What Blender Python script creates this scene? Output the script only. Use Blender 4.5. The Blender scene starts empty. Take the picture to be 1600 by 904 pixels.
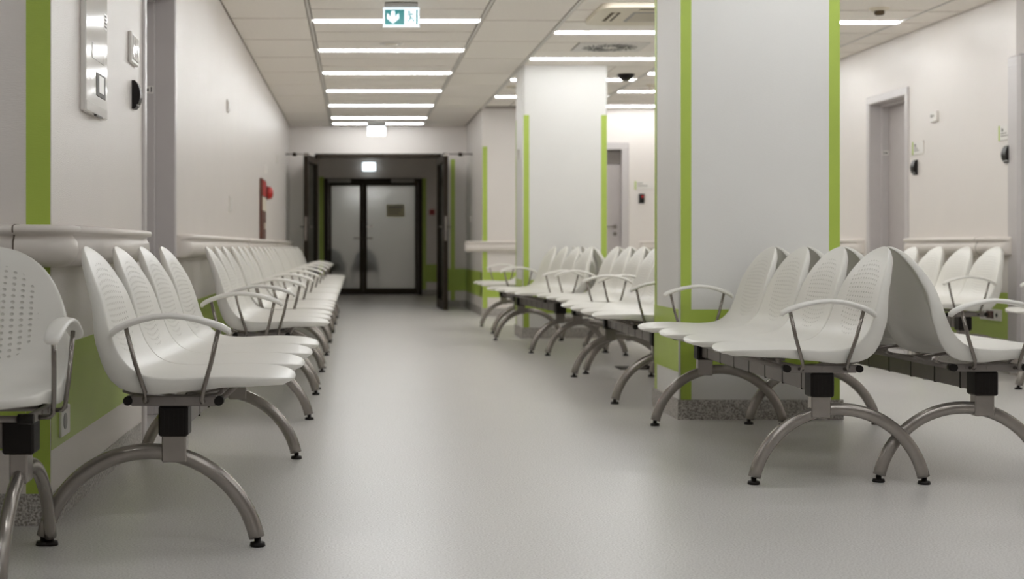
import bpy, math, random
from mathutils import Vector, Matrix
random.seed(7)
R = math.radians
PI = math.pi
SC = bpy.context.scene
COL = SC.collection
CAM_H, FPX, CX, CY = 0.87, 2350.0, 556.0, 385.0      # eye height, focal length and principal point (px of the 1600x904 frame)
CEIL = 2.59

# ---------------------------------------------------------------- camera, world, exposure
cam = bpy.data.cameras.new('camera'); cam_o = bpy.data.objects.new('camera', cam); COL.objects.link(cam_o)
cam_o.location = (0, 0, CAM_H); cam_o.rotation_euler = (R(90), 0, 0)
cam.sensor_width = 36; cam.lens = FPX/1600*36
cam.shift_x = (800-CX)/1600; cam.shift_y = -(452-CY)/1600
cam.clip_start = 0.05; cam.clip_end = 100
cam.dof.use_dof = True; cam.dof.focus_distance = 5.1; cam.dof.aperture_fstop = 4.0
SC.camera = cam_o
w = bpy.data.worlds.new('world'); SC.world = w; w.use_nodes = True
w.node_tree.nodes['Background'].inputs[0].default_value = (0.9, 0.92, 1, 1)
w.node_tree.nodes['Background'].inputs[1].default_value = 0.05
SC.view_settings.view_transform = 'Standard'; SC.view_settings.look = 'None'
SC.view_settings.gamma = 1; SC.view_settings.use_curve_mapping = False
SC.view_settings.exposure = 0.0
LAMP = 36.5            # strength of the ceiling strip lamps
SC.cycles.use_denoising = True
SC.cycles.max_bounces = 10; SC.cycles.diffuse_bounces = 6; SC.cycles.glossy_bounces = 4
SC.cycles.caustics_reflective = False; SC.cycles.caustics_refractive = False
SC.cycles.sample_clamp_indirect = 6

# ---------------------------------------------------------------- materials
def lin(c): c /= 255.0; return c/12.92 if c <= .04045 else ((c+.055)/1.055)**2.4
def rgb(r, g, b): return (lin(r), lin(g), lin(b), 1)
def mat(name, col, rough=.5, metal=0, noise=None, bump=None, spec=None, emit=None, strength=0, coat=0):
    m = bpy.data.materials.new(name); m.use_nodes = True
    nt = m.node_tree; b = nt.nodes['Principled BSDF']
    b.inputs['Base Color'].default_value = col; b.inputs['Roughness'].default_value = rough
    b.inputs['Metallic'].default_value = metal
    if spec is not None: b.inputs['Specular IOR Level'].default_value = spec
    if coat: b.inputs['Coat Weight'].default_value = coat; b.inputs['Coat Roughness'].default_value = .15
    if emit: b.inputs['Emission Color'].default_value = emit; b.inputs['Emission Strength'].default_value = strength
    tc = nt.nodes.new('ShaderNodeTexCoord')
    if noise:                                   # (scale, amount) or (scale, amount, (sx,sy,sz))
        mp = nt.nodes.new('ShaderNodeMapping'); nt.links.new(tc.outputs['Object'], mp.inputs[0])
        if len(noise) > 2: mp.inputs['Scale'].default_value = noise[2]
        n = nt.nodes.new('ShaderNodeTexNoise'); n.inputs['Scale'].default_value = noise[0]; n.inputs['Detail'].default_value = 4
        nt.links.new(mp.outputs[0], n.inputs['Vector'])
        r = nt.nodes.new('ShaderNodeMapRange'); r.inputs[1].default_value = .3; r.inputs[2].default_value = .7
        r.inputs[3].default_value = 1-noise[1]; r.inputs[4].default_value = 1+noise[1]
        nt.links.new(n.outputs[0], r.inputs[0])
        v = nt.nodes.new('ShaderNodeVectorMath'); v.operation = 'SCALE'; v.inputs[0].default_value = col[:3]
        nt.links.new(r.outputs[0], v.inputs['Scale']); nt.links.new(v.outputs[0], b.inputs['Base Color'])
    if bump:                                    # (scale, strength, (sx,sy,sz))
        mp = nt.nodes.new('ShaderNodeMapping'); nt.links.new(tc.outputs['Object'], mp.inputs[0])
        mp.inputs['Scale'].default_value = bump[2]
        n = nt.nodes.new('ShaderNodeTexNoise'); n.inputs['Scale'].default_value = bump[0]; n.inputs['Detail'].default_value = 3
        nt.links.new(mp.outputs[0], n.inputs['Vector'])
        bp = nt.nodes.new('ShaderNodeBump'); bp.inputs['Strength'].default_value = bump[1]; bp.inputs['Distance'].default_value = .004
        nt.links.new(n.outputs[0], bp.inputs['Height']); nt.links.new(bp.outputs[0], b.inputs['Normal'])
    return m
M = {}
M['wall'] = mat('wall_covering', rgb(227, 221, 216), .36, noise=(3, .012), bump=(60, .25, (1, 1, 6)))
M['wall_cool'] = mat('pillar_covering', rgb(226, 225, 222), .45, noise=(3, .012), bump=(60, .25, (1, 1, 6)))
M['green'] = mat('green_vinyl', rgb(170, 192, 80), .38, noise=(5, .03), bump=(60, .15, (1, 1, 6)))
M['ceil'] = mat('ceiling_tile_board', rgb(248, 243, 236), .85, noise=(40, .02))
M['ceil_base'] = mat('ceiling_grid_grey', rgb(150, 145, 139), .8)  # grey grid that shows in the joints between the tiles
M['bar'] = mat('ceiling_bar_white', rgb(222, 219, 214), .5)
M['rail'] = mat('handrail_vinyl', rgb(226, 219, 212), .38, noise=(8, .015))
M['rail_dark'] = mat('handrail_groove', rgb(110, 98, 88), .6)
M['frame'] = mat('door_frame_lilac_grey', rgb(198, 193, 192), .3, noise=(6, .02))
M['leaf'] = mat('door_leaf_grey', rgb(182, 175, 173), .4, noise=(6, .03))
M['leaf_dark'] = mat('door_transom_grey', rgb(118, 110, 104), .4)
M['dark'] = mat('dark_bronze_frame', rgb(44, 35, 25), .5, noise=(10, .1), spec=.2)
M['metal'] = mat('leg_silver_paint', rgb(160, 154, 148), .22, .7, noise=(30, .04))
M['chrome'] = mat('rod_steel', rgb(140, 134, 128), .22, .9)
M['beam'] = mat('beam_grey_steel', rgb(138, 132, 128), .4, .5, noise=(20, .05))
M['black'] = mat('black_plastic', rgb(22, 17, 14), .45, noise=(60, .1), spec=.25)
M['black_gloss'] = mat('black_gloss_plastic', rgb(16, 11, 9), .35, spec=.3)
M['arm'] = mat('armrest_plastic', rgb(232, 230, 224), .35)
M['white'] = mat('white_plastic', rgb(226, 223, 218), .3)
M['panel'] = mat('glossy_panel', rgb(222, 219, 215), .10, spec=.35)
M['panel_dark'] = mat('panel_window', rgb(150, 144, 138), .12)
M['print'] = mat('dark_print', rgb(60, 56, 52), .5)
M['midprint'] = mat('grey_print', rgb(150, 146, 140), .5)
M['red'] = mat('red_plastic', rgb(168, 28, 22), .35)
M['darkred'] = mat('dark_red_socket', rgb(74, 18, 14), .35)
M['brown'] = mat('cabinet_brown', rgb(92, 52, 38), .45)
M['cream'] = mat('cream_plastic', rgb(222, 213, 194), .4)
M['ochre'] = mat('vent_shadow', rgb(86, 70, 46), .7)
M['ventgrey'] = mat('vent_grey', rgb(165, 163, 160), .5)
M['chair_green'] = mat('visitor_chair_green', rgb(104, 112, 74), .5)
M['frost_sign'] = mat('door_notice', rgb(196, 192, 160), .6)
M['lamp'] = mat('strip_diffuser', (1, 1, 1, 1), .5, emit=(.985, 1, 1.005, 1), strength=LAMP)
M['vlamp'] = mat('dim_diffuser', (1, 1, 1, 1), .5, emit=(1, .93, .80, 1), strength=26)
M['rlamp'] = mat('rear_diffuser', (1, 1, 1, 1), .5, emit=(1, 1, .98, 1), strength=64)
M['sign_glow'] = mat('exit_sign_glow', (1, 1, 1, 1), .4, emit=(.85, .95, 1, 1), strength=2.5)
M['sign_white'] = mat('exit_sign_white', (.8, .9, .95, 1), .3, emit=(.82, .93, 1, 1), strength=.75)
M['sign_green'] = mat('exit_sign_green', rgb(0, 120, 120), .3, emit=rgb(0, 120, 125), strength=.45)

def glass(name, rough, tint):
    """thin pane: clear part lets light straight through, satin part scatters it, a weak gloss on top"""
    m = bpy.data.materials.new(name); m.use_nodes = True; nt = m.node_tree; N = nt.nodes.new
    nt.nodes.remove(nt.nodes['Principled BSDF'])
    tr = N('ShaderNodeBsdfTransparent'); tr.inputs[0].default_value = tint
    if rough > .04:
        rf = N('ShaderNodeBsdfRefraction'); rf.inputs['Color'].default_value = tint; rf.inputs['Roughness'].default_value = rough; rf.inputs['IOR'].default_value = 1.08
        tl = N('ShaderNodeBsdfTranslucent'); tl.inputs[0].default_value = tint
        mx = N('ShaderNodeMixShader'); mx.inputs[0].default_value = .3; nt.links.new(rf.outputs[0], mx.inputs[1]); nt.links.new(tl.outputs[0], mx.inputs[2]); src = mx
    else: src = tr
    gl = N('ShaderNodeBsdfGlossy'); gl.inputs['Roughness'].default_value = .08
    m2 = N('ShaderNodeMixShader'); m2.inputs[0].default_value = .06
    nt.links.new(src.outputs[0], m2.inputs[1]); nt.links.new(gl.outputs[0], m2.inputs[2])
    nt.links.new(m2.outputs[0], nt.nodes['Material Output'].inputs[0])
    return m
M['frost'] = glass('satin_glass', .055, (.93, .94, .92, 1))
M['glass'] = glass('door_glass', .02, (.55, .56, .54, 1))

def floor_mat():
    m = mat('speckled_vinyl', rgb(196, 192, 187), .3); nt = m.node_tree; b = nt.nodes['Principled BSDF']
    tc = nt.nodes.new('ShaderNodeTexCoord')
    a = nt.nodes.new('ShaderNodeTexNoise'); a.inputs['Scale'].default_value = 160; a.inputs['Detail'].default_value = 2
    c = nt.nodes.new('ShaderNodeTexNoise'); c.inputs['Scale'].default_value = 1.3; c.inputs['Detail'].default_value = 3
    for n in (a, c): nt.links.new(tc.outputs['Object'], n.inputs['Vector'])
    r = nt.nodes.new('ShaderNodeValToRGB'); r.color_ramp.elements[0].position = .32; r.color_ramp.elements[1].position = .62
    r.color_ramp.elements[0].color = rgb(186, 182, 178); r.color_ramp.elements[1].color = rgb(222, 220, 217)
    nt.links.new(a.outputs[0], r.inputs[0])
    mr = nt.nodes.new('ShaderNodeMapRange'); mr.inputs[3].default_value = .96; mr.inputs[4].default_value = 1.03
    nt.links.new(c.outputs[0], mr.inputs[0])
    v = nt.nodes.new('ShaderNodeVectorMath'); v.operation = 'SCALE'
    nt.links.new(r.outputs[0], v.inputs[0]); nt.links.new(mr.outputs[0], v.inputs['Scale']); nt.links.new(v.outputs[0], b.inputs['Base Color'])
    rr = nt.nodes.new('ShaderNodeMapRange'); rr.inputs[3].default_value = .26; rr.inputs[4].default_value = .40
    nt.links.new(c.outputs[0], rr.inputs[0]); nt.links.new(rr.outputs[0], b.inputs['Roughness'])
    bp = nt.nodes.new('ShaderNodeBump'); bp.inputs['Strength'].default_value = .12; bp.inputs['Distance'].default_value = .002
    nt.links.new(a.outputs[0], bp.inputs['Height']); nt.links.new(bp.outputs[0], b.inputs['Normal'])
    return m
M['floor'] = floor_mat()
def terrazzo():
    m = mat('speckled_skirting', rgb(150, 145, 139), .45); nt = m.node_tree; b = nt.nodes['Principled BSDF']
    tc = nt.nodes.new('ShaderNodeTexCoord'); a = nt.nodes.new('ShaderNodeTexNoise'); a.inputs['Scale'].default_value = 130; a.inputs['Detail'].default_value = 3
    nt.links.new(tc.outputs['Object'], a.inputs['Vector'])
    r = nt.nodes.new('ShaderNodeValToRGB'); r.color_ramp.elements[0].position = .38; r.color_ramp.elements[1].position = .62
    r.color_ramp.elements[0].color = rgb(130, 124, 118); r.color_ramp.elements[1].color = rgb(200, 196, 191)
    nt.links.new(a.outputs[0], r.inputs[0]); nt.links.new(r.outputs[0], b.inputs['Base Color'])
    return m
M['skirt'] = terrazzo()
def shell_mat():
    """off-white plastic; the perforated field of the backrest is fine relief laid out in the shell's own UVs (metres)"""
    m = mat('seat_plastic', rgb(226, 224, 217), .34); nt = m.node_tree; b = nt.nodes['Principled BSDF']; L = nt.links.new
    uv = nt.nodes.new('ShaderNodeUVMap'); uv.uv_map = 'UVMap'
    sp = nt.nodes.new('ShaderNodeSeparateXYZ'); L(uv.outputs[0], sp.inputs[0])
    def mth(op, a, c=None, d=None):
        n = nt.nodes.new('ShaderNodeMath'); n.operation = op
        for i, x in enumerate((a, c, d)):
            if x is None: continue
            if isinstance(x, (int, float)): n.inputs[i].default_value = x
            else: L(x, n.inputs[i])
        return n.outputs[0]
    u, v = sp.outputs[0], sp.outputs[1]
    vc = mth('SUBTRACT', v, .655)
    u2 = mth('MULTIPLY', u, u)
    warp = mth('MULTIPLY', mth('MULTIPLY', u2, vc), 9.0)
    vv = mth('ADD', vc, warp)
    e = mth('ADD', mth('POWER', mth('ABSOLUTE', mth('DIVIDE', u, .155)), 2.2), mth('POWER', mth('ABSOLUTE', mth('DIVIDE', vc, .15)), 2.2))
    mask = mth('LESS_THAN', e, 1.0)
    du = mth('SUBTRACT', mth('FRACT', mth('ADD', mth('DIVIDE', u, .0265), 50.5)), .5)
    dv = mth('SUBTRACT', mth('FRACT', mth('ADD', mth('DIVIDE', vv, .0185), 50.5)), .5)
    d = mth('SQRT', mth('ADD', mth('POWER', mth('ABSOLUTE', mth('MULTIPLY', du, 4.0)), 2), mth('POWER', mth('ABSOLUTE', mth('MULTIPLY', dv, 3.6)), 2)))
    dot = nt.nodes.new('ShaderNodeMapRange'); dot.inputs[1].default_value = .45; dot.inputs[2].default_value = 1.0
    dot.inputs[3].default_value = 1; dot.inputs[4].default_value = 0; dot.interpolation_type = 'SMOOTHSTEP'; L(d, dot.inputs[0])
    h = mth('MULTIPLY', dot.outputs[0], mask)
    bp = nt.nodes.new('ShaderNodeBump'); bp.invert = True; bp.inputs['Strength'].default_value = .8; bp.inputs['Distance'].default_value = .0035
    L(h, bp.inputs['Height']); L(bp.outputs[0], b.inputs['Normal'])
    mx = nt.nodes.new('ShaderNodeMix'); mx.data_type = 'RGBA'; L(mth('MULTIPLY', h, .55), mx.inputs[0])  # dimples tinted darker: the shade inside them is put into the colour
    mx.inputs[6].default_value = rgb(226, 224, 217); mx.inputs[7].default_value = rgb(176, 172, 163); L(mx.outputs[2], b.inputs['Base Color'])
    return m
M['shell'] = shell_mat()

# ---------------------------------------------------------------- mesh helpers
class MB:
    def __init__(s): s.v, s.f, s.sm = [], [], []
    def add(s, vs, fs, smooth=False):
        n = len(s.v); s.v += [tuple(p) for p in vs]; s.f += [tuple(i+n for i in f) for f in fs]; s.sm += [smooth]*len(fs); return s
    def box(s, x0, x1, y0, y1, z0, z1):
        x0, x1 = sorted((x0, x1)); y0, y1 = sorted((y0, y1)); z0, z1 = sorted((z0, z1))
        return s.add([(x0,y0,z0),(x1,y0,z0),(x1,y1,z0),(x0,y1,z0),(x0,y0,z1),(x1,y0,z1),(x1,y1,z1),(x0,y1,z1)],
                     [(0,3,2,1),(4,5,6,7),(0,1,5,4),(1,2,6,5),(2,3,7,6),(3,0,4,7)])
    def rbox(s, x0, x1, y0, y1, z0, z1, r=.005):
        """box with its edges chamfered"""
        x0, x1 = sorted((x0, x1)); y0, y1 = sorted((y0, y1)); z0, z1 = sorted((z0, z1))
        vs, idx = [], {}
        for ix, X in ((0, x0), (1, x1)):
            for iy, Y in ((0, y0), (1, y1)):
                for iz, Z in ((0, z0), (1, z1)):
                    dx, dy, dz = r*(1-2*ix), r*(1-2*iy), r*(1-2*iz)
                    for k, p in enumerate(((X, Y+dy, Z+dz), (X+dx, Y, Z+dz), (X+dx, Y+dy, Z))):
                        idx[ix, iy, iz, k] = len(vs); vs.append(p)
        g = lambda a, b, c, k: idx[a, b, c, k]
        fs = []
        for a in (0, 1):
            q = [g(a,0,0,0), g(a,1,0,0), g(a,1,1,0), g(a,0,1,0)]; fs.append(q if a else q[::-1])
            q = [g(0,a,0,1), g(0,a,1,1), g(1,a,1,1), g(1,a,0,1)]; fs.append(q if a else q[::-1])
            q = [g(0,0,a,2), g(1,0,a,2), g(1,1,a,2), g(0,1,a,2)]; fs.append(q if a else q[::-1])
        for a in (0, 1):
            for c in (0, 1):
                fs.append([g(a,c,0,0), g(a,c,0,1), g(a,c,1,1), g(a,c,1,0)])
                fs.append([g(a,0,c,0), g(a,0,c,2), g(a,1,c,2), g(a,1,c,0)])
                fs.append([g(0,a,c,1), g(0,a,c,2), g(1,a,c,2), g(1,a,c,1)])
                for d in (0, 1): fs.append([g(a,c,d,0), g(a,c,d,1), g(a,c,d,2)])
        cen = Vector(((x0+x1)/2, (y0+y1)/2, (z0+z1)/2)); out = []
        for f in fs:
            P = [Vector(vs[i]) for i in f]; n = (P[1]-P[0]).cross(P[2]-P[0])
            out.append(f if n.dot(sum(P, Vector())/len(P)-cen) > 0 else f[::-1])
        return s.add(vs, out)
    def tube(s, pts, rad, n=12, ry=None, up=(0, 0, 1), caps=True, closed=False):
        """sweep an ellipse (rad across, ry along 'up') through pts; rad may be a list"""
        P = [Vector(p) for p in pts]; N = len(P); up = Vector(up); vs = []
        for i, p in enumerate(P):
            t = (P[min(i+1, N-1)]-P[max(i-1, 0)]).normalized()
            a = t.cross(up)
            if a.length < 1e-4: a = t.cross(Vector((1, 0, 0)))
            a.normalize(); b = a.cross(t).normalized()
            r1 = rad[i] if isinstance(rad, (list, tuple)) else rad
            r2 = (ry[i] if isinstance(ry, (list, tuple)) else ry) if ry else r1
            vs += [p+a*(math.cos(2*PI*k/n)*r1)+b*(math.sin(2*PI*k/n)*r2) for k in range(n)]
        fs = [(i*n+k, i*n+(k+1) % n, (i+1)*n+(k+1) % n, (i+1)*n+k) for i in range(N-1) for k in range(n)]
        s.add(vs, fs, True)
        if caps: b0 = len(s.v)-N*n; s.f += [tuple(b0+k for k in range(n))[::-1], tuple(b0+(N-1)*n+k for k in range(n))]; s.sm += [False]*2
        return s
    def cyl(s, a, b, r, n=16): return s.tube([a, b], r, n)
    def lathe(s, prof, c, axis=2, n=24):
        """prof = [(radius, height)]; revolve about an axis through c"""
        vs = []
        for r, h in prof:
            for k in range(n):
                a = 2*PI*k/n; p = (r*math.cos(a), r*math.sin(a), h)
                if axis == 0: p = (h, p[0], p[1])
                if axis == 1: p = (p[1], h, p[0])
                vs.append((c[0]+p[0], c[1]+p[1], c[2]+p[2]))
        N = len(prof)
        fs = [(i*n+k, i*n+(k+1) % n, (i+1)*n+(k+1) % n, (i+1)*n+k) for i in range(N-1) for k in range(n)]
        s.add(vs, fs, True); b0 = len(s.v)-N*n
        s.f += [tuple(b0+k for k in range(n))[::-1], tuple(b0+(N-1)*n+k for k in range(n))]; s.sm += [False]*2
        return s
    def prism(s, poly, axis, a, b, smooth=False):
        """extrude a 2D outline along an axis (0=x, 1=y, 2=z) from a to b"""
        n = len(poly)
        def P(p, h): return (h, p[0], p[1]) if axis == 0 else (p[0], h, p[1]) if axis == 1 else (p[0], p[1], h)
        vs = [P(p, a) for p in poly]+[P(p, b) for p in poly]
        fs = [(k, (k+1) % n, n+(k+1) % n, n+k) for k in range(n)]
        s.add(vs, fs, smooth); b0 = len(s.v)-2*n
        s.f += [tuple(b0+k for k in range(n))[::-1], tuple(b0+n+k for k in range(n))]; s.sm += [False]*2
        return s
    def mesh(s, name, m):
        me = bpy.data.meshes.new(name); me.from_pydata(s.v, [], s.f); me.materials.append(m)
        me.polygons.foreach_set('use_smooth', s.sm); me.update()
        import bmesh
        bm = bmesh.new(); bm.from_mesh(me); bmesh.ops.recalc_face_normals(bm, faces=bm.faces); bm.to_mesh(me); bm.free()
        return me
    def build(s, name, m, parent=None, loc=(0, 0, 0)):
        o = bpy.data.objects.new(name, s.mesh(name, m)); COL.objects.link(o); o.location = loc
        if parent: o.parent = parent
        return o
def tag(o, label=None, cat=None, group=None, kind=None):
    for k, v in (('label', label), ('category', cat), ('group', group), ('kind', kind)):
        if v: o[k] = v
    return o
def thing(name, loc, label, cat, group=None, rz=0, kind=None):
    o = bpy.data.objects.new(name, None); COL.objects.link(o); o.location = loc; o.rotation_euler = (0, 0, rz)
    o.empty_display_size = .1
    return tag(o, label, cat, group, kind)
def dup(o, parent=None):
    c = o.copy(); COL.objects.link(c); c.parent = parent
    for ch in o.children: dup(ch, c)
    return c
def text(parent, name, body, size, loc, rot, m):
    cu = bpy.data.curves.new(name, 'FONT'); cu.body = body; cu.size = size; cu.extrude = .0004; cu.align_x = 'CENTER'; cu.align_y = 'CENTER'
    t = bpy.data.objects.new(name, cu); COL.objects.link(t)
    bpy.context.view_layer.update()
    me = bpy.data.meshes.new_from_object(t.evaluated_get(bpy.context.evaluated_depsgraph_get()))
    bpy.data.objects.remove(t); me.materials.clear(); me.materials.append(m)
    o = bpy.data.objects.new(name, me); COL.objects.link(o); o.location = loc; o.rotation_euler = rot; o.parent = parent
    return o

# ---------------------------------------------------------------- floor and ceiling slab
X0, X1, Y0, YR, YE = -.95, 1.58, 4.69, 18.8, 21.57     # corridor walls, left corner, far wall of the hall, end wall
XR, YV, YB = 4.46, 26.9, 30.0
tag(MB().box(-3.7, 6.2, -3.2, 30.2, -.1, 0).build('floor', M['floor']), kind='structure')
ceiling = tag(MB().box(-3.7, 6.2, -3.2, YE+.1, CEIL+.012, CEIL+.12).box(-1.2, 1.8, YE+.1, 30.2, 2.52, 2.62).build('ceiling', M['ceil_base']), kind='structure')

# ---------------------------------------------------------------- walls
T = .2
def wall(name, boxes, m='wall'):
    b = MB()
    for q in boxes: b.box(*q)
    return tag(b.build(name, M[m]), kind='structure')
H = CEIL+.01
wl = wall('wall_left', [(X0-T, X0, Y0, 6.68, 0, H), (X0-T, X0, 6.68, 7.86, 2.22, H), (X0-T, X0, 7.86, YE, 0, H)])
wlf = wall('wall_left_return', [(-3.5, X0-T, Y0, Y0+.2, 0, H)])
wall('wall_left_near', [(-3.7, -3.5, -3.2, Y0+.2, 0, H)])
wall('wall_back', [(-3.7, 6.2, -3.2, -3.0, 0, H)])
wr = wall('wall_right', [(XR, XR+T, 10.16, 12.13, 0, H), (XR, XR+T, 12.13, 13.1, 2.16, H), (XR, XR+T, 13.1, YR, 0, H)])
wrn = wall('wall_right_near', [(5.8, 6.0, -3.2, 10.35, 0, H)])
wall('wall_right_return', [(5.46, 5.8, 10.15, 10.3, 0, H), (4.66, 5.46, 10.15, 10.3, 2.165, H)])
wf = wall('wall_hall_end', [(X1, 2.47, YR, YR+T, 0, H), (2.47, 3.37, YR, YR+T, 2.12, H), (3.37, XR+T, YR, YR+T, 0, H)])
wc = wall('wall_corridor_right', [(X1, X1+T, YR+T, YE, 0, H)])
we = wall('wall_end', [(X0-.1, -.585, YE, YE+.12, 0, H), (1.235, X1+.1, YE, YE+.12, 0, H), (-.585, 1.235, YE, YE+.12, 2.19, H)])
wv = wall('wall_vestibule', [(X0-.1, X0, YE+.12, YV, 0, 2.52), (X1, X1+.1, YE+.12, YV, 0, 2.52),
                             (X0-.1, -.57, YV, YV+.12, 0, 2.52), (1.19, X1+.1, YV, YV+.12, 0, 2.52), (-.57, 1.19, YV, YV+.12, 2.09, 2.52)])
wall('wall_rear_room', [(X0-.1, X0, YV+.12, YB, 0, 2.52), (X1, X1+.1, YV+.12, YB, 0, 2.52), (X0-.1, X1+.1, YB, YB+.1, 0, 2.52)])

# pillars
def pillar(x0, x1, y0, y1, label, stripe_top, device=False):
    p = thing('pillar', ((x0+x1)/2, (y0+y1)/2, 0), label, 'pillar', kind='structure')
    ox, oy = (x0+x1)/2, (y0+y1)/2; a, b, c, d = x0-ox, x1-ox, y0-oy, y1-oy
    MB().rbox(a, b, c, d, 0, H, .012).build('pillar_body', M['wall_cool'], p)
    e, s, t = .0018, .058, .0045
    def strip(bx): MB().box(*bx).build('green_stripe', M['green'], p)
    for zz in [(.10, .237), (.553, stripe_top)]:
        strip((a+.004, a+s, c-e, c, *zz)); strip((b-s, b-.004, c-e, c, *zz))
        strip((a-e, a, d-s, d-.004, *zz)); strip((b, b+e, d-s, d-.004, *zz))
    MB().box(a-e-.001, b+e+.001, c-e-.001, d+e+.001, .237, .553).build('green_band', M['green'], p)
    MB().box(a-.012, b+.012, c-.012, d+.012, 0, .10).build('pillar_skirting', M['skirt'], p)
    MB().tube([(a-.001, c-.001, .10), (a-.001, c-.001, H-.02)], .006, 8).build('corner_guard', M['wall_cool'], p)
    return p
pillar(1.63, 2.44, 7.57, 8.20, 'large square pillar nearest the camera, right of centre, green stripes up its edges', H-.001)
p2 = pillar(1.59, 2.39, 14.3, 14.95, 'smaller looking far square pillar, green stripes ending below the ceiling', 2.12)

# green bands and stripes, skirtings on the walls (thin vinyl strips fixed to them)
def band(parent, name, bx, m='green'):
    return MB().box(*bx).build(name, M[m], parent)
e = .002
band(wl, 'green_band', (X0, X0+e, Y0+.001, 6.62, .235, .553)); band(wl, 'green_band', (X0, X0+e, 7.94, YE-.002, .235, .553))
band(wl, 'green_stripe', (X0-.078, X0-.003, Y0-e, Y0, .1, CEIL-.03))
band(wl, 'green_band', (X0-T, X0-.079, Y0-e, Y0, .235, .553))
band(wlf, 'green_band', (-3.49, X0-T-.002, Y0-e, Y0, .235, .553))
band(wr, 'green_band', (XR-e, XR, 10.25, 12.07, .235, .553)); band(wr, 'green_band', (XR-e, XR, 13.16, YR-.002, .235, .553))
band(wf, 'green_band', (X1+.003, 2.41, YR-e, YR, .235, .553)); band(wf, 'green_band', (3.43, XR-.003, YR-e, YR, .235, .553))
band(wf, 'green_stripe', (X1+.004, X1+.062, YR-e*1.5, YR, .1, 2.12))
band(wc, 'green_band', (X1-e, X1, YR+.003, YE-.002, .235, .553)); band(wf, 'green_band', (X1-e, X1, YR, YR+T, .235, .553))
band(we, 'green_band', (1.30, X1-.002, YE-e, YE, .235, .553)); band(we, 'green_band', (X0+.002, -.65, YE-e, YE, .235, .553))
band(we, 'green_stripe', (1.36, 1.42, YE-e*2, YE, .1, 2.12))
band(wv, 'green_stripe', (1.191, 1.26, YV-e*2, YV, .1, 2.09)); band(wv, 'green_stripe', (-.66, -.571, YV-e*2, YV, .1, 2.12))
band(wv, 'green_band', (1.191, X1, YV-e, YV, .235, .553)); band(wv, 'green_band', (X0, -.571, YV-e, YV, .235, .553))
band(wv, 'green_band', (X1-e, X1, YE+.13, YV-e, .235, .553))
def skirting(name, bx):
    o = MB().box(*bx).build(name, M['skirt']); tag(o, kind='structure')
g = .006
def cove(b, x0, x1, y0, y1, side):
    pass
skirting('baseboard_left', (X0, X0+g, Y0, 6.62, 0, .10)); skirting('baseboard_left', (X0, X0+g, 7.94, YE, 0, .10))
skirting('baseboard_left_return', (-3.49, X0+g, Y0-g, Y0, 0, .10))
skirting('baseboard_right', (XR-g, XR, 10.25, 12.06, 0, .10)); skirting('baseboard_right', (XR-g, XR, 13.17, YR, 0, .10))
skirting('baseboard_hall_end', (X1+.003, 2.40, YR-g, YR, 0, .10)); skirting('baseboard_hall_end', (3.44, XR, YR-g, YR, 0, .10))
skirting('baseboard_corridor_right', (X1-g, X1, YR, YE, 0, .10)); skirting('baseboard_end', (1.25, X1-g, YE-g, YE, 0, .10))
skirting('baseboard_end', (X0+g, -.6, YE-g, YE, 0, .10)); skirting('baseboard_vestibule', (1.2, X1, YV-g, YV, 0, .10))
skirting('baseboard_vestibule', (X1-g, X1, YE+.13, YV-g, 0, .10))

# ---------------------------------------------------------------- ceiling grid: tiles are children of the ceiling
TILE = {}
def tile(x0, x1, y0, y1):
    gp = .013
    k = (round(x1-x0, 3), round(y1-y0, 3))
    if k not in TILE:
        hx, hy = k[0]/2-.010, k[1]/2-.019
        TILE[k] = MB().box(-hx, hx, -hy, hy, 0, .013).mesh('ceiling_tile', M['ceil'])
    o = bpy.data.objects.new('ceiling_tile', TILE[k]); COL.objects.link(o); o.parent = ceiling
    o.location = ((x0+x1)/2, (y0+y1)/2, CEIL)
YN = 6.0
y = 21.57
ys = [y]
while y > YN: y -= 1.17; ys.append(y)
off = 11.34-min(ys, key=lambda q: abs(q-11.34))
def rows(first, pitch, ymax, ymin=YN):
    ks = []; k = first
    while k > ymin: k -= pitch
    while k < ymax-.05: ks.append(k); k += pitch
    return ks+[ymax]
for xa, xb, first, ym in ((X0, -.355, 11.34, YE), (.965, 1.565, 11.45, YE)):
    r = rows(first, 1.165, ym)
    for a, b in zip(r, r[1:]): tile(xa, xb, a, b)
def panel_rows(xa, xb, lamps, ymax, splits=(0,), skip=None):
    """rows between lamps: a long panel carries each lamp, a short tile row lies between"""
    for L in lamps:
        a, l, b, c = L-.585, L, L+.585, L+1.135
        for p, q in ((a, l-.04), (l+.04, b)):
            if q > ymax: q = ymax
            if p < ymax-.1: tile(xa, xb, p, q)
        c = min(c, ymax)
        if b < ymax-.1:
            if splits == (0,): tile(xa, xb, b, c)
            else:
                xs = [xa, *splits, xb]
                for p, q in zip(xs, xs[1:]):
                    if skip and skip(p, b): continue
                    tile(p, q, b, c)
LC = [7.98, 9.76, 11.48, 13.2, 14.92, 16.64, 18.36, 20.1]
panel_rows(-.335, .945, LC, 21.02)
tile(-.335, .945, 21.08, YE)
LR1 = [8.66, 10.36, 12.1, 13.8, 15.53, 17.27]
LR2 = [8.12, 9.83, 11.55, 13.25, 14.97, 16.70, 18.43]
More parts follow.
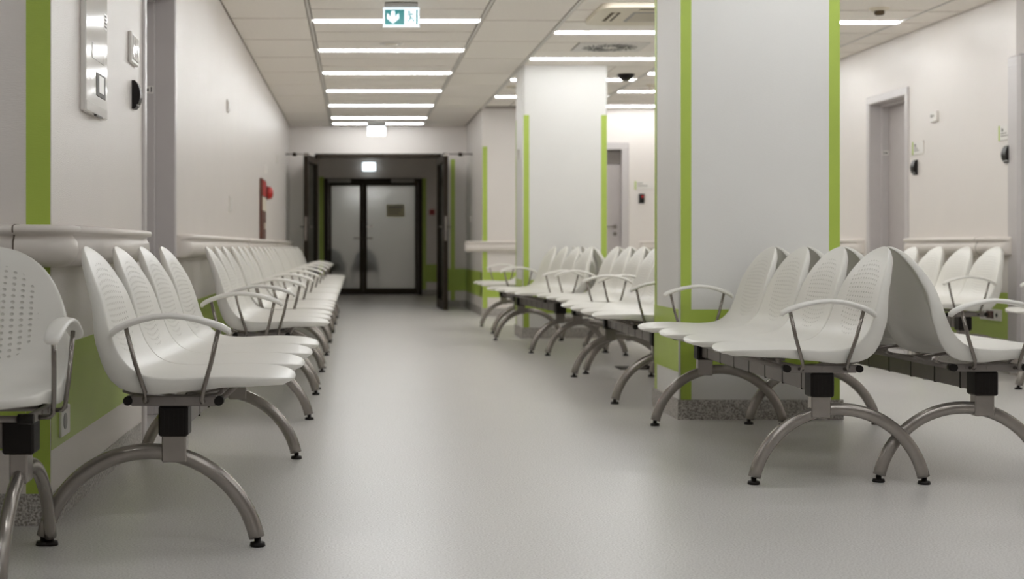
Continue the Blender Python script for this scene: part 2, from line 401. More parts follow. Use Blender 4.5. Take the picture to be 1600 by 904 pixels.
# right hall: left bay with the cassette and swirl outlet left free
panel_rows(1.59, 2.88, LR1, YR, (1.89, 2.49), lambda p, b: abs(p-1.89) < .01 and abs(b-12.685) < .1)
panel_rows(2.91, 4.165, LR2, YR)
r = rows(11.02, .575, YR, 9.0)
for a, b in zip(r, r[1:]): tile(4.185, XR, a, b)
def bar(x0, x1, y0, y1): MB().box(x0, x1, y0, y1, CEIL-.004, CEIL+.012).build('grid_bar', M['bar'], ceiling)
for xm, wd in ((-.345, .02), (.955, .02), (4.175, .018), (2.895, .026)): bar(xm-wd/2, xm+wd/2, YN, YE if xm < 1.6 else YR)
bar(1.566, 1.592, YN, YR)

# ---------------------------------------------------------------- strip lamps
def lamp_proto(L=1.27, m='lamp', name='strip_lamp'):
    t = thing(name, (0, 0, 0), None, 'lamp')
    MB().box(-L/2-.004, L/2+.004, -.030, .030, .006, .02).build('lamp_housing', M['bar'], t)
    n = 8; pts = []
    for s in (1, -1):
        for k in range(n+1):
            a = -PI/2+PI*k/n
            pts.append((s*(L/2-.024+math.cos(a)*.017), s*math.sin(a)*.017))
    MB().prism(pts, 2, -.007, .008).build('lamp_diffuser', M[m], t)
    return t
lp = lamp_proto(); used = [False]
def lamp(x, y, label, group=None):
    o = lp if not used[0] else dup(lp); used[0] = True
    o.location = (x, y, CEIL+.0005); tag(o, label, 'lamp', group)
ordn = ['first', 'second', 'third', 'fourth', 'fifth', 'sixth', 'seventh', 'eighth']
vis = [11.48, 13.2, 14.92, 16.64, 18.36, 20.1, 21.05]
for i, yy in enumerate(vis):
    extra = ', behind the exit sign' if i == 0 else ', the farthest one' if i == 6 else ''
    lamp(.31, yy, f'white strip lamp over the corridor, {ordn[i]} from the top{extra}', 'corridor strip lamps')
for yy in (9.76, 7.98, 6.3, 4.6, 2.9, 1.2, -.5, -2.0): lamp(.31, yy, 'white strip lamp over the corridor behind the top edge of the photo', 'unseen corridor strip lamps')
lab1 = {12.1: 'white strip lamp between the air cassette and the round swirl outlet', 13.8: 'long white strip lamp just in front of the far pillar top',
        15.53: 'white strip lamp peeping out on both sides of the far pillar', 17.27: 'short looking white strip lamp left of the far pillar'}
for yy in [1.8, 3.5, 5.2, 6.9]+LR1:
    lamp(2.235, yy, lab1.get(yy, 'white strip lamp over the seating hall above the top edge of the photo'), 'hall strip lamps' if yy in lab1 else 'unseen hall strip lamps')
lab2 = {11.55: 'white strip lamp right of the near pillar, under a round detector', 13.25: 'white strip lamp hidden behind the near pillar top', 14.97: 'white strip lamp whose tip shows left of the near pillar',
        16.70: 'white strip lamp below the dome camera left of the near pillar', 18.43: 'white strip lamp directly above the grey far door'}
for yy in [1.2, 2.95, 4.7, 6.4]+LR2:
    lamp(3.54, yy, lab2.get(yy, 'white strip lamp over the right seating bay above the top edge of the photo'), 'right bay strip lamps' if yy in lab2 else 'unseen right bay strip lamps')
for x, yy in ((-2.2, 3.6), (-2.2, 1.5), (5.0, 8.3), (5.0, 5.5)):
    lamp(x, yy, 'white strip lamp in a side bay outside the photo', 'unseen side bay strip lamps')
vl = lamp_proto(.9, 'vlamp', 'vestibule_lamp'); vl.location = (.31, 24.6, 2.515); tag(vl, 'dim lamp on the vestibule ceiling behind the open dark doors')
rl = lamp_proto(1.2, 'rlamp', 'rear_room_lamp'); rl.location = (.31, 28.2, 2.515); tag(rl, 'lamp in the room behind the frosted double door')

# ---------------------------------------------------------------- ceiling fittings
t = thing('air_cassette', (2.22, 11.04, CEIL), 'cream square air conditioning cassette in the ceiling left of the near pillar', 'air conditioner')
def rrect(hx, hy, r, n=6):
    pts = []
    for sx, sy, a0 in ((1, 1, 0), (-1, 1, PI/2), (-1, -1, PI), (1, -1, 3*PI/2)):
        for k in range(n+1): a = a0+PI/2*k/n; pts.append((sx*(hx-r)+r*math.cos(a), sy*(hy-r)+r*math.sin(a)))
    return pts
MB().prism(rrect(.475, .44, .09), 2, -.035, .006).build('cassette_panel', M['cream'], t)
MB().prism(rrect(.22, .22, .02), 2, -.039, -.034).build('intake_grille', M['ventgrey'], t)
for k in range(9): MB().box(-.2, .2, -.19+k*.045, -.175+k*.045, -.042, -.038).build('grille_slat', M['cream'], t)
for sx in (-1, 1):
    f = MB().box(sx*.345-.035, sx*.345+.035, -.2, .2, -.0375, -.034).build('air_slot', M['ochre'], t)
    MB().box(sx*.345-.010, sx*.345+.010, -.2, .2, -.042, -.034).build('slot_flap', M['cream'], f)
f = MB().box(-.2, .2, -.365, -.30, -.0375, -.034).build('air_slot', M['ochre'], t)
MB().box(-.2, .2, -.34, -.325, -.042, -.034).build('slot_flap', M['cream'], f)
t = thing('swirl_air_outlet', (2.19, 12.97, CEIL), 'square white ceiling plate with a round swirl of black slots', 'air outlet')
MB().box(-.295, .295, -.275, .275, -.006, .01).build('outlet_plate', M['bar'], t)
MB().lathe([(.255, -.0075), (.255, .0)], (0, 0, 0), 2, 40).build('outlet_disc', M['bar'], t)
b = MB(); b2 = MB()
for k in range(24):
    a = 2*PI*k/24
    for q, (r0, r1) in enumerate(((.07, .14), (.155, .235))):
        tw = .32+.2*q; c0 = Vector((math.cos(a)*r0, math.sin(a)*r0, 0)); c1 = Vector((math.cos(a+tw)*r1, math.sin(a+tw)*r1, 0))
        d = (c1-c0).normalized(); nn = Vector((-d.y, d.x, 0))*.007
        lo = [c0-nn, c1-nn, c1+nn, c0+nn]
        (b if (k+q) % 2 == 0 or k % 3 == 0 else b2).add([(p.x, p.y, -.0095) for p in lo]+[(p.x, p.y, -.006) for p in lo], [(0,1,2,3),(7,6,5,4),(0,4,5,1),(1,5,6,2),(2,6,7,3),(3,7,4,0)])
b.build('open_slots', M['black'], t); b2.build('closed_slots', M['ventgrey'], t)
t = thing('dome_camera', (2.70, 15.03, CEIL), 'black dome camera on the ceiling right of the far pillar', 'camera')
MB().lathe([(.085, .0), (.085, -.012), (.08, -.018)], (0, 0, 0)).build('dome_ring', M['black'], t)
MB().lathe([(.075, -.016), (.07, -.04), (.05, -.058), (.02, -.066), (.002, -.067)], (0, 0, 0)).build('dome_glass', M['black_gloss'], t)
def detector(x, y, label, big=True):
    t = thing('smoke_detector', (x, y, CEIL), label, 'detector', 'ceiling detectors')
    MB().lathe([(.075, 0), (.075, -.006), (.06, -.014), (.05, -.02)], (0, 0, 0)).build('detector_base', M['cream'], t)
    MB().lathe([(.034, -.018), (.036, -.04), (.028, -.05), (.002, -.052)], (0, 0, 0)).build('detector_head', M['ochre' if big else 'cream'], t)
detector(3.78, 10.86, 'round detector on the ceiling right of the near pillar'); detector(3.16, 16.0, 'small round detector on the ceiling just left of the near pillar', False)
t = thing('ceiling_speaker', (.30, 12.75, CEIL), 'flat pale disc in the corridor ceiling between the first two strip lamps', 'speaker')
MB().lathe([(.10, .006), (.10, -.004), (.085, -.008)], (0, 0, 0)).build('speaker_rim', M['bar'], t)
MB().lathe([(.083, -.007), (.02, -.010)], (0, 0, 0)).build('speaker_grille', M['cream'], t)
t = thing('ceiling_speaker', (1.72, 16.2, CEIL), 'flat cream disc in the ceiling left of the far pillar', 'speaker')
MB().lathe([(.10, .006), (.10, -.008), (.085, -.014)], (0, 0, 0)).build('speaker_rim', M['cream'], t)
MB().lathe([(.083, -.012), (.02, -.016)], (0, 0, 0)).build('speaker_grille', M['ventgrey'], t)

# ---------------------------------------------------------------- exit signs
def near_exit():
    t = thing('exit_sign', (.32, 10.6, CEIL), 'green and white exit sign with arrow and running figure, nearest the camera', 'exit sign')
    MB().rbox(-.118, .118, -.03, .03, -.035, -.004, .006).build('sign_housing', M['ventgrey'], t)
    pl = MB().rbox(-.128, .128, -.008, .008, -.176, -.036, .003).build('sign_plate', M['sign_white'], t)
    MB().rbox(-.135, .135, -.012, .012, -.182, -.174, .002).build('sign_edge', M['white'], t)
    MB().box(-.116, .022, -.0095, -.008, -.158, -.052).build('green_field', M['sign_green'], pl)
    MB().box(.104, .116, -.0095, -.008, -.158, -.052).build('green_field', M['sign_green'], pl)
    # arrow pointing down with two side flashes
    a = [(-.012, -.062), (.012, -.062), (.016, -.10), (.046, -.112), (0, -.152), (-.046, -.112), (-.016, -.10)]
    MB().prism([(x-.058, z) for x, z in a], 1, -.0115, -.0094).build('down_arrow', M['sign_white'], pl)
    MB().prism([(-.098, -.078), (-.082, -.092), (-.082, -.112), (-.102, -.104)], 1, -.0115, -.0094).build('arrow_flash', M['sign_white'], pl)
    MB().prism([(-.018, -.078), (-.034, -.092), (-.034, -.112), (-.014, -.104)], 1, -.0115, -.0094).build('arrow_flash', M['sign_white'], pl)
    # running figure
    b = MB()
    b.lathe([(.0001, -.0105), (.0075, -.0105), (.0075, -.008)], (.055, 0, -.068), 1, 16)
    for q in ([(.052, -.078), (.060, -.080), (.072, -.108), (.064, -.112)], [(.054, -.082), (.052, -.088), (.036, -.096), (.034, -.091)],
              [(.060, -.082), (.078, -.092), (.084, -.088), (.082, -.085), (.066, -.077)], [(.066, -.106), (.072, -.110), (.058, -.128), (.044, -.140), (.040, -.136), (.054, -.124)],
              [(.070, -.106), (.086, -.118), (.094, -.134), (.089, -.137), (.080, -.122), (.066, -.112)]):
        b.prism(q, 1, -.0105, -.008)
    b.build('running_figure', M['sign_green'], pl)
near_exit()
def glow_sign(x, y, zt, wd, hg, label, drop):
    t = thing('exit_sign', (x, y, zt), label, 'exit sign')
    if drop: MB().rbox(-wd/2-.01, wd/2+.01, -.03, .03, -drop, 0, .005).build('sign_housing', M['ventgrey'], t)
    pl = MB().rbox(-wd/2, wd/2, -.02, .02, -drop-hg, -drop, .005).build('sign_plate', M['sign_glow'], t)
glow_sign(.286, 20.9, CEIL-.002, .25, .13, 'glowing white exit sign under the ceiling above the open dark doors', .05)
t = thing('exit_sign', (.235, 26.85, 2.37), 'small bluish glowing exit sign above the frosted double door', 'exit sign')
for sx in (-1, 1): MB().rbox(sx*.062-.055, sx*.062+.055, -.02, .02, -.15, 0, .004).build('sign_plate', M['sign_glow'], t)
MB().rbox(-.125, .125, .02, .045, -.16, .01, .004).build('sign_housing', M['ventgrey'], t)

# ---------------------------------------------------------------- handrails
# profile across the wall: distance from wall, height
RP = [(0, .815), (.030, .805), (.058, .812), (.078, .832), (.086, .858), (.082, .885), (.070, .900), (.066, .906), (.090, .912), (.094, .922), (.090, .932), (.060, .938), (0, .938)]
def rail_seg(b, axis, a, c, base, sgn, ends=(0, 0)):
    """axis 1: runs along y on a wall x=base (sgn = direction off the wall); axis 0: runs along x on a wall y=base"""
    n = len(RP); st = []
    def inset(t): return 1-t
    L = []
    if ends[0]: L += [(a, .25), (a+.004, .6), (a+.02, .88), (a+.045, 1)]
    else: L += [(a, 1)]
    if ends[1]: L += [(c-.045, 1), (c-.02, .88), (c-.004, .6), (c, .25)]
    else: L += [(c, 1)]
    vs = []
    for h, k in L:
        for d, z in RP:
            dd = d*k; zz = .87+(z-.87)*(.8+.2*k)
            vs.append((base+sgn*dd, h, zz) if axis == 1 else (h, base+sgn*dd, zz))
    fs = [(i*n+k, i*n+k+1, (i+1)*n+k+1, (i+1)*n+k) for i in range(len(L)-1) for k in range(n-1)]
    b.add(vs, fs, True); b0 = len(b.v)-len(vs)
    b.f += [tuple(b0+k for k in range(n)), tuple(b0+(len(L)-1)*n+k for k in range(n))]; b.sm += [False]*2
def handrail(label, segs, joints=()):
    x, y = segs[0][5]
    t = thing('handrail', (0, 0, 0), label, 'handrail')
    for axis, a, c, base, sgn, _, ends in segs:
        b = MB(); rail_seg(b, axis, a, c, base, sgn, ends); b.build('rail_section', M['rail'], t)
    for axis, h, base, sgn in joints:
        b = MB(); n = len(RP); vs = []
        for hh in (h-.0025, h+.0025):
            for d, z in RP:
                dd = d+.0012 if d > 0 else d
                z2 = z+(.0012 if z > .87 else -.0012)
                vs.append((base+sgn*dd, hh, z2) if axis == 1 else (hh, base+sgn*dd, z2))
        b.add(vs, [(k, k+1, n+k+1, n+k) for k in range(n-1)]+[tuple(range(n)), tuple(range(n, 2*n))]); b.build('rail_joint', M['rail_dark'], t)
    return t
# near left: wraps the corner
t = handrail('pale vinyl handrail wrapping the near left wall corner, behind the nearest benches',
             [(1, Y0+.001, 6.36, X0, 1, (0, 0), (0, 1)), (0, -3.4, X0-.10, Y0, -1, (0, 0), (1, 0))], [(0, X0-.10, Y0, -1)])
b = MB(); n = len(RP); vs = []; NS = 8
st = [('x', X0-.10)]+[('c', k/NS) for k in range(NS+1)]
for kind, q in st:
    for d, z in RP:
        if kind == 'x': vs.append((q, Y0-d, z))
        else:
            a = -PI/2+PI/2*q; vs.append((X0+d*math.cos(a), Y0+d*math.sin(a), z))
b.add(vs, [(i*n+k, i*n+k+1, (i+1)*n+k+1, (i+1)*n+k) for i in range(len(st)-1) for k in range(n-1)], True)
b.build('rail_corner', M['rail'], t)
handrail('long pale vinyl handrail on the left corridor wall beyond the grey door frame', [(1, 7.96, 20.8, X0, 1, (0, 0), (1, 1))], [(1, 12.2, X0, 1), (1, 16.6, X0, 1)])
handrail('pale vinyl handrail on the right wall between the two grey doors', [(1, 10.2, 12.05, XR, -1, (0, 0), (1, 1))], [(1, 10.62, XR, -1)])
handrail('pale vinyl handrail on the right wall beyond the grey door, mostly behind the near pillar', [(1, 13.18, 18.7, XR, -1, (0, 0), (1, 1))], [(1, 13.6, XR, -1)])
handrail('pale vinyl handrail on the far wall left of the far pillar', [(0, 1.36, 2.38, YR, -1, (0, 0), (1, 1))])
handrail('pale vinyl handrail on the far wall right of the grey far door', [(0, 3.54, 4.4, YR, -1, (0, 0), (1, 1))])

# ---------------------------------------------------------------- doors
def side_door(name, xw, s, y0, y1, zt, label, sticker):
    """door in a side wall: xw wall face, s = direction into the wall"""
    t = thing(name, (xw, (y0+y1)/2, 0), label, 'door', kind='structure'); c = (y0+y1)/2; h0, h1 = y0-c, y1-c
    fr = MB()
    fw = .065
    for a, b_ in ((h0-.005, h0+fw), (h1-fw, h1+.005)):
        fr.rbox(-s*.014, s*.11, a, b_, 0, zt, .006)
    fr.rbox(-s*.0165, s*.112, h0-.007, h1+.007, zt-fw, zt+.002, .006)
    for a, b_ in ((h0, h0+fw+.02), (h1-fw-.02, h1)): fr.rbox(s*.09, s*.19, a, b_, 0, zt-.02, .004)
    fr.rbox(s*.088, s*.188, h0+.002, h1-.002, zt-fw-.022, zt-.01, .004)
    fr.build('door_frame', M['frame'], t)
    lf = MB().rbox(s*.15, s*.19, h0+fw+.02, h1-fw-.02, .006, zt-fw-.02, .003).build('door_leaf', M['leaf'], t)
    hd = MB().lathe([(.025, 0), (.025, .008)], (s*.15-.008*(s > 0), h0+fw+.09, 1.02), 0)
    hd.tube([(s*.15, h0+fw+.09, 1.02), (s*.10, h0+fw+.09, 1.02), (s*.098, h0+fw+.2, 1.02)], .009, 10)
    hd.build('door_handle', M['chrome'], lf)
    st = MB().box(s*.096, s*.152, h1-fw-.023, h1-fw-.020, 1.66, 1.70).build('door_tag', M['white'], t)
    b = MB(); b.box(s*.104, s*.110, h1-fw-.0245, h1-fw-.0228, 1.668, 1.694); b.box(s*.120, s*.137, h1-fw-.0245, h1-fw-.0228, 1.672, 1.686); b.build('tag_print', M['print'], st)
    return t
side_door('door_1', X0, -1, 6.68, 7.86, 2.22, 'grey door recess in the left wall behind the first bench', True)
side_door('door_2', XR, 1, 12.13, 13.1, 2.16, 'grey door recess in the right wall left of the wall bench', True)
# door at right edge, in the short return wall
t = thing('door_3', (5.0, 10.15, 0), 'grey steel door frame cut by the right edge of the photo', 'door', kind='structure')
fr = MB(); fr.rbox(-.552, -.455, -.05, .13, 0, 2.15, .02); fr.rbox(.42, .50, -.05, .13, 0, 2.15, .02); fr.rbox(-.5535, .502, -.052, .128, 2.07, 2.17, .02)
fr.build('door_frame', M['frame'], t); lf = MB().rbox(-.455, .42, .03, .07, .005, 2.07, .003).build('door_leaf', M['leaf'], t)
hd = MB(); hd.lathe([(.024, -.008), (.024, 0)], (.33, .03, 1.02), 1); hd.tube([(.33, .03, 1.02), (.33, -.02, 1.02), (.22, -.02, 1.02)], .009, 10); hd.build('door_handle', M['chrome'], lf)
# far door in the hall end wall
t = thing('door_4', (2.92, YR, 0), 'grey far door with dark transom seen between the two pillars', 'door', kind='structure')
fr = MB()
for a, b_ in ((-.50, -.42), (.40, .49)): fr.rbox(a, b_, -.02, .12, 0, 2.14, .006)
fr.rbox(-.502, .492, -.023, .118, 2.08, 2.17, .006); fr.build('door_frame', M['frame'], t)
lf = MB().rbox(-.42, .40, .07, .11, .005, 1.90, .003).build('door_leaf', M['leaf'], t)
MB().rbox(-.42, .40, .07, .11, 1.905, 2.08, .003).build('door_transom', M['leaf_dark'], t)
hd = MB(); hd.lathe([(.026, -.01), (.026, 0)], (.33, .07, 1.12), 1); hd.tube([(.33, .07, 1.12), (.33, .02, 1.12), (.19, .02, 1.12)], .010, 10); hd.build('door_handle', M['chrome'], lf)
MB().lathe([(.026, -.012), (.026, 0)], (.33, .07, 1.03), 1).build('door_lock', M['chrome'], lf)

# end of the corridor: dark open double door
t = thing('door_5', (.32, YE, 0), 'tall dark bronze double door at the corridor end, both leaves open', 'door', kind='structure')
fr = MB(); fr.box(-.905, -.865, -.03, .10, 0, 2.19); fr.box(.865, .905, -.03, .10, 0, 2.19); fr.box(-.905, .905, -.03, .10, 2.14, 2.20)
fr.build('door_frame', M['dark'], t)
def leaf(px, end, side, nm):
    """glazed leaf from the hinge px to the free edge end (local coordinates of the door)"""
    a, c = Vector((*px, 0)), Vector((*end, 0)); L = (c-a).length; ang = math.atan2((c-a).y, (c-a).x)
    b = MB(); Hh = 2.12
    b.box(0, .09, -.03, .03, .01, Hh); b.box(L-.09, L, -.03, .03, .01, Hh); b.box(.09, L-.09, -.03, .03, .01, .13); b.box(.09, L-.09, -.03, .03, Hh-.09, Hh)
    o = b.build('door_leaf', M['dark'], t); o.location = a; o.rotation_euler = (0, 0, ang)
    MB().box(.088, L-.088, -.006, .006, .128, Hh-.088).build('door_pane', M['glass'], o)
    h = MB()
    h.box(L-.062, L-.040, -.034, .034, .98, 1.30)
    for sy in (-1, 1): h.tube([(L-.05, sy*.03, 1.14), (L-.05, sy*.075, 1.14), (L-.16, sy*.078, 1.14)], .010, 8)
    h.rbox(L, L+.006, -.014, .014, .95, 1.28, .002)
    h.build('door_handle', M['chrome'], o)
    MB().rbox(L-.07, L+.004, -.034, .034, Hh-.03, Hh+.02, .004).build('top_pivot', M['chrome'], o)
leaf((-.885, -.02), (-1.0, -1.17), 1, 'l'); leaf((.865, -.02), (.902, -1.17), -1, 'r')
def stay(x0, x1, label):
    t = thing('door_stay', ((x0+x1)/2, 20.4, 2.125), label, 'door holder'); h = (x1-x0)/2
    MB().cyl((-h, 0, 0), (h, 0, 0), .010, 10).build('stay_rod', M['beam'], t)
    MB().lathe([(.012, -.03), (.028, -.02), (.028, .02), (.012, .03)], (0, 0, -.005), 0, 14).build('stay_knob', M['dark'], t)
    MB().lathe([(.022, -.004), (.022, .004)], ((-h if x0 < 0 else h), 0, 0), 0, 14).build('stay_plate', M['beam'], t)
stay(X0+.002, -.72, 'dark door stay rod joining the left open leaf to the left wall'); stay(1.26, X1-.002, 'dark door stay rod joining the right open leaf to the right wall')

# inner frosted double door
t = thing('door_6', (.31, YV, 0), 'frosted glass double door with dark frame at the very end', 'door', kind='structure')
fr = MB(); fr.box(-.88, -.80, -.04, .06, 0, 2.09); fr.box(.80, .88, -.04, .06, 0, 2.09); fr.box(-.80, .80, -.04, .06, 2.02, 2.09)
fr.build('door_frame', M['dark'], t)
for x0, x1, nm in ((-.795, -.181, 'l'), (-.180, .795, 'r')):
    b = MB(); s0 = .05 if nm == 'l' else .07; s1 = .06 if nm == 'l' else .05
    b.box(x0, x0+s0, -.03, .03, .01, 2.02); b.box(x1-s1, x1, -.03, .03, .01, 2.02); b.box(x0+s0, x1-s1, -.03, .03, .01, .125); b.box(x0+s0, x1-s1, -.03, .03, 1.955, 2.02)
    o = b.build('door_leaf', M['dark'], t)
    MB().box(x0+s0-.002, x1-s1+.002, -.006, .006, .12, 1.96).build('door_pane', M['frost'], o)
    h = MB(); xh = x1-.03 if nm == 'l' else x0+.03; d = -1 if nm == 'l' else 1
    h.tube([(xh, -.03, 1.02), (xh, -.075, 1.02), (xh+d*.14, -.078, 1.02)], .011, 8)
    if nm == 'r': h.box(xh+.03, xh+.15, -.045, -.03, 1.215, 1.24)
    h.build('door_handle', M['chrome'], o)
    xc = (-.60 if nm == 'l' else .53)
    cl = MB().rbox(xc-.21, xc+.20, -.085, -.03, 2.015, 2.075, .006).build('door_closer', M['ventgrey'], t)
    if nm == 'r':
        MB().box(.24, .56, -.0085, -.006, 1.40, 1.62).build('paper_notice', M['frost_sign'], o)
        MB().box(.27, .53, -.0095, -.0084, 1.55, 1.59).box(.27, .50, -.0095, -.0084, 1.50, 1.52).box(.27, .46, -.0095, -.0084, 1.45, 1.47).build('notice_print', M['midprint'], o)
# chairs seen through the frosted glass
def visitor_chair(x, y, label):
    t = thing('visitor_chair', (x, y, 0), label, 'chair', 'chairs behind the frosted door')
    pts = []
    for k in range(13):
        a = PI*k/12; pts.append((.2*math.cos(a), .62+.20*math.sin(a)))
    pts = [(.215, .44)]+[(p[0]*1.0, p[1]) for p in pts]+[(-.215, .44)]
    MB().prism(pts, 1, -.235, -.215).build('backrest', M['chair_green'], t)
    MB().rbox(-.22, .22, -.22, .22, .42, .45, .008).build('seat', M['chair_green'], t)
    for sx in (-1, 1):
        MB().tube([(sx*.225, -.23, .62), (sx*.235, -.24, 0)], .012, 8).build('leg', M['chrome'], t)
        MB().tube([(sx*.21, .2, .43), (sx*.23, .23, 0)], .012, 8).build('leg', M['chrome'], t)
visitor_chair(.17, 27.28, 'pale green chair behind the middle of the frosted double door'); visitor_chair(-.42, 27.28, 'pale green chair behind the left frosted pane')

# ---------------------------------------------------------------- wall fittings
# glossy service panel on the near left wall
t = thing('service_panel', (X0, 5.42, 1.34), 'tall glossy wall panel with card slot window on the near left wall', 'wall panel')
MB().rbox(0, .022, -.245, .195, 0, .78, .004).build('panel_body', M['panel'], t)
MB().rbox(.021, .0235, -.24, .19, .002, .036, .001).build('panel_cover', M['panel'], t)
sl = MB().rbox(.021, .024, -.13, .12, .195, .25, .001).build('panel_window', M['panel_dark'], t)
q = MB().rbox(.021, .025, -.04, .14, .070, .155, .001).build('panel_reader', M['print'], t)
MB().rbox(.0245, .0262, .0, .10, .085, .147, .001).build('reader_card', M['white'], q)
MB().box(.021, .0232, .12, .18, .33, .39).build('panel_label', M['white'], t)
b = MB()
for k in range(4): b.box(.0228, .024, .13, .17, .338+k*.013, .344+k*.013)
b.build('label_print', M['print'], t)
MB().box(.02, .03, -.08, .05, -.006, .0).build('panel_latch', M['print'], t)
t = thing('switch_plate', (X0, 6.38, 1.64), 'square white switch plate above the black reader beside the left door frame', 'switch')
MB().rbox(0, .016, -.11, .09, 0, .13, .004).build('plate_frame', M['white'], t)
MB().rbox(.014, .020, -.085, .07, .015, .115, .002).build('plate_face', M['panel'], t)
for q in ((-.05, -.02, .03, .05), (-.05, -.03, .075, .10), (.01, .04, .035, .065)): MB().box(.0195, .021, *q).build('plate_print', M['midprint'], t)
def reader(x, y, z, s, label, axis=0, led=False):
    t = thing('card_reader', (x, y, z), label, 'card reader', 'black card readers beside doors')
    n = 10; prof = [(0, 0)]+[(.012+.024*math.sin(PI*k/n)**.7, .12*k/n) for k in range(n+1)]+[(0, .12)]
    b = MB()
    if axis == 0: b.prism([(s*d, h) for d, h in prof], 1, -.035, .035)
    else: b.prism([(s*d, h) for d, h in prof], 0, -.035, .035)
    b.build('reader_body', M['black_gloss'], t)
    if led: MB().lathe([(.016, -.0375), (.016, -.03)], (.008, 0, .085), 1, 14).build('reader_light', M['red'], t)
    else:
        MB().box(*( (s*.020, s*.026, -.0355, .0355, .012, .018) if axis == 0 else (-.0355, .0355, s*.020, s*.026, .012, .018))).build('reader_trim', M['ventgrey'], t)
reader(X0, 6.41, 1.455, 1, 'black curved card reader on the left wall beside the grey door frame')
reader(XR, 10.28, 1.44, -1, 'black curved card reader on the right wall near the photo edge')
reader(XR, 11.97, 1.44, -1, 'black curved card reader on the right wall beside the recessed grey door')
reader(3.57, YR, 1.41, -1, 'small black reader with red light on the far wall', 1, True)
def door_sign(x, y, z, axis, wd, hg, label, num, lines):
    t = thing('door_sign', (x, y, z), label, 'door sign', 'door signs'); W = wd/2
    if axis == 0:
        MB().rbox(-.008, 0, -W, W, 0, hg, .002).build('sign_plate', M['white'], t)
        MB().rbox(-.010, -.001, W-.022, W, 0, hg, .002).build('sign_edge', M['green'], t)
        text(t, 'sign_number', num, .036, (-.0088, W-.065, hg*.68), (R(90), 0, R(-90)), M['print'])
        b = MB()
        for k, l in enumerate(lines): b.box(-.0092, -.008, W-.04-l, W-.04, hg*.42-k*.017, hg*.42-k*.017+.008)
        b.build('sign_print', M['midprint'], t)
    else:
        MB().rbox(-W, W, -.008, 0, 0, hg, .002).build('sign_plate', M['white'], t)
        MB().rbox(-W, -W+.018, -.010, -.001, 0, hg, .002).build('sign_edge', M['green'], t)
        b = MB()
        for k, l in enumerate(lines): b.box(-W+.03, -W+.03+l, -.0092, -.008, hg*.68-k*.03, hg*.68-k*.03+.014)
        b.build('sign_print', M['midprint'], t)
door_sign(XR, 10.30, 1.60, 0, .24, .105, 'small white door sign with green edge and number, near the right photo edge', '06', (.09, .11))
door_sign(XR, 11.92, 1.60, 0, .23, .105, 'small white door sign with green edge beside the recessed grey door on the right', '05', (.07, .10))
door_sign(3.60, YR, 1.585, 1, .23, .10, 'wide white door sign with green edge on the far wall', '', (.07, .13))
t = thing('call_unit', (XR, 11.58, 1.83), 'small white call unit high on the right wall between the doors', 'call unit')
MB().rbox(-.02, 0, -.07, .06, 0, .08, .004).build('unit_body', M['white'], t)
MB().lathe([(.013, -.024), (.013, -.018)], (0, .02, .045), 0, 14).lathe([(.009, -.024), (.009, -.018)], (0, -.02, .045), 0, 14).build('unit_button', M['midprint'], t)
t = thing('wall_socket', (X0, 4.87, .26), 'white socket plate on the green band of the near left wall', 'socket')
MB().rbox(0, .012, -.07, .07, 0, .095, .003).build('socket_plate', M['white'], t)
MB().lathe([(.026, .010), (.026, .015)], (0, -.02, .048), 0, 18).build('socket_face', M['ventgrey'], t)
t = thing('wall_socket', (XR, 10.56, .355), 'white socket strip with dark red sockets on the green band of the right wall', 'socket')
MB().rbox(-.012, 0, -.185, .165, 0, .078, .003).build('socket_plate', M['white'], t)
for k in (-1, 1): MB().rbox(-.016, -.010, -.01+k*.032-.028, -.01+k*.032+.028, .012, .066, .003).build('socket_face', M['darkred'], t)
MB().lathe([(.024, -.016), (.024, -.010)], (0, .11, .039), 0, 18).build('socket_face', M['midprint'], t)
MB().lathe([(.014, -.016), (.014, -.010)], (0, -.12, .039), 0, 18).build('socket_face', M['print'], t)
# fire cabinet and alarm on the left wall
t = thing('fire_cabinet', (X0, 15.1, .945), 'narrow looking red and brown fire equipment board on the left corridor wall', 'fire cabinet')
MB().rbox(0, .03, -.30, .30, 0, .60, .006).build('cabinet_body', M['brown'], t)
MB().rbox(.029, .036, -.28, .28, .43, .585, .003).build('cabinet_header', M['red'], t)
MB().rbox(.029, .034, -.28, .28, .28, .42, .003).build('cabinet_label', M['cream'], t)
MB().rbox(.029, .045, -.02, .02, .10, .16, .003).build('cabinet_latch', M['cream'], t)
t = thing('fire_alarm', (X0, 16.0, 1.37), 'small red alarm sounder on the left corridor wall right of the fire board', 'alarm')
MB().lathe([(.068, 0), (.068, .03), (.06, .055), (.03, .07), (.002, .072)], (0, 0, .07), 0, 20).build('alarm_body', M['red'], t)
MB().lathe([(.075, 0), (.075, .012)], (0, 0, .07), 0, 20).build('alarm_base', M['darkred'], t)
def plate(y, z, wd, hg, label, x=X0, s=1):
    t = thing('wall_plate', (x, y, z), label, 'switch')
    MB().rbox(0, s*.012, -wd/2, wd/2, 0, hg, .003).build('plate_frame', M['white'], t)
    MB().rbox(s*.011, s*.018, -wd/2+.012, wd/2-.012, .012, hg-.012, .002).build('plate_rocker', M['white'], t)
plate(11.1, 1.86, .10, .09, 'small white plate high on the left corridor wall, nearer of the upper two')
plate(11.3, 1.13, .13, .12, 'small white switch plate on the left wall above the handrail')
plate(15.8, 1.63, .10, .11, 'small white plate high on the left wall above the red alarm')
plate(17.9, 1.86, .10, .09, 'tiny white plate high on the left wall near the corridor end')
plate(20.6, 1.21, .08, .08, 'tiny white plate on the right corridor wall near the open dark leaf', X1, -1)
plate(14.7, 1.72, .09, .10, 'small white plate on the narrow left side of the far pillar', 1.588, -1)
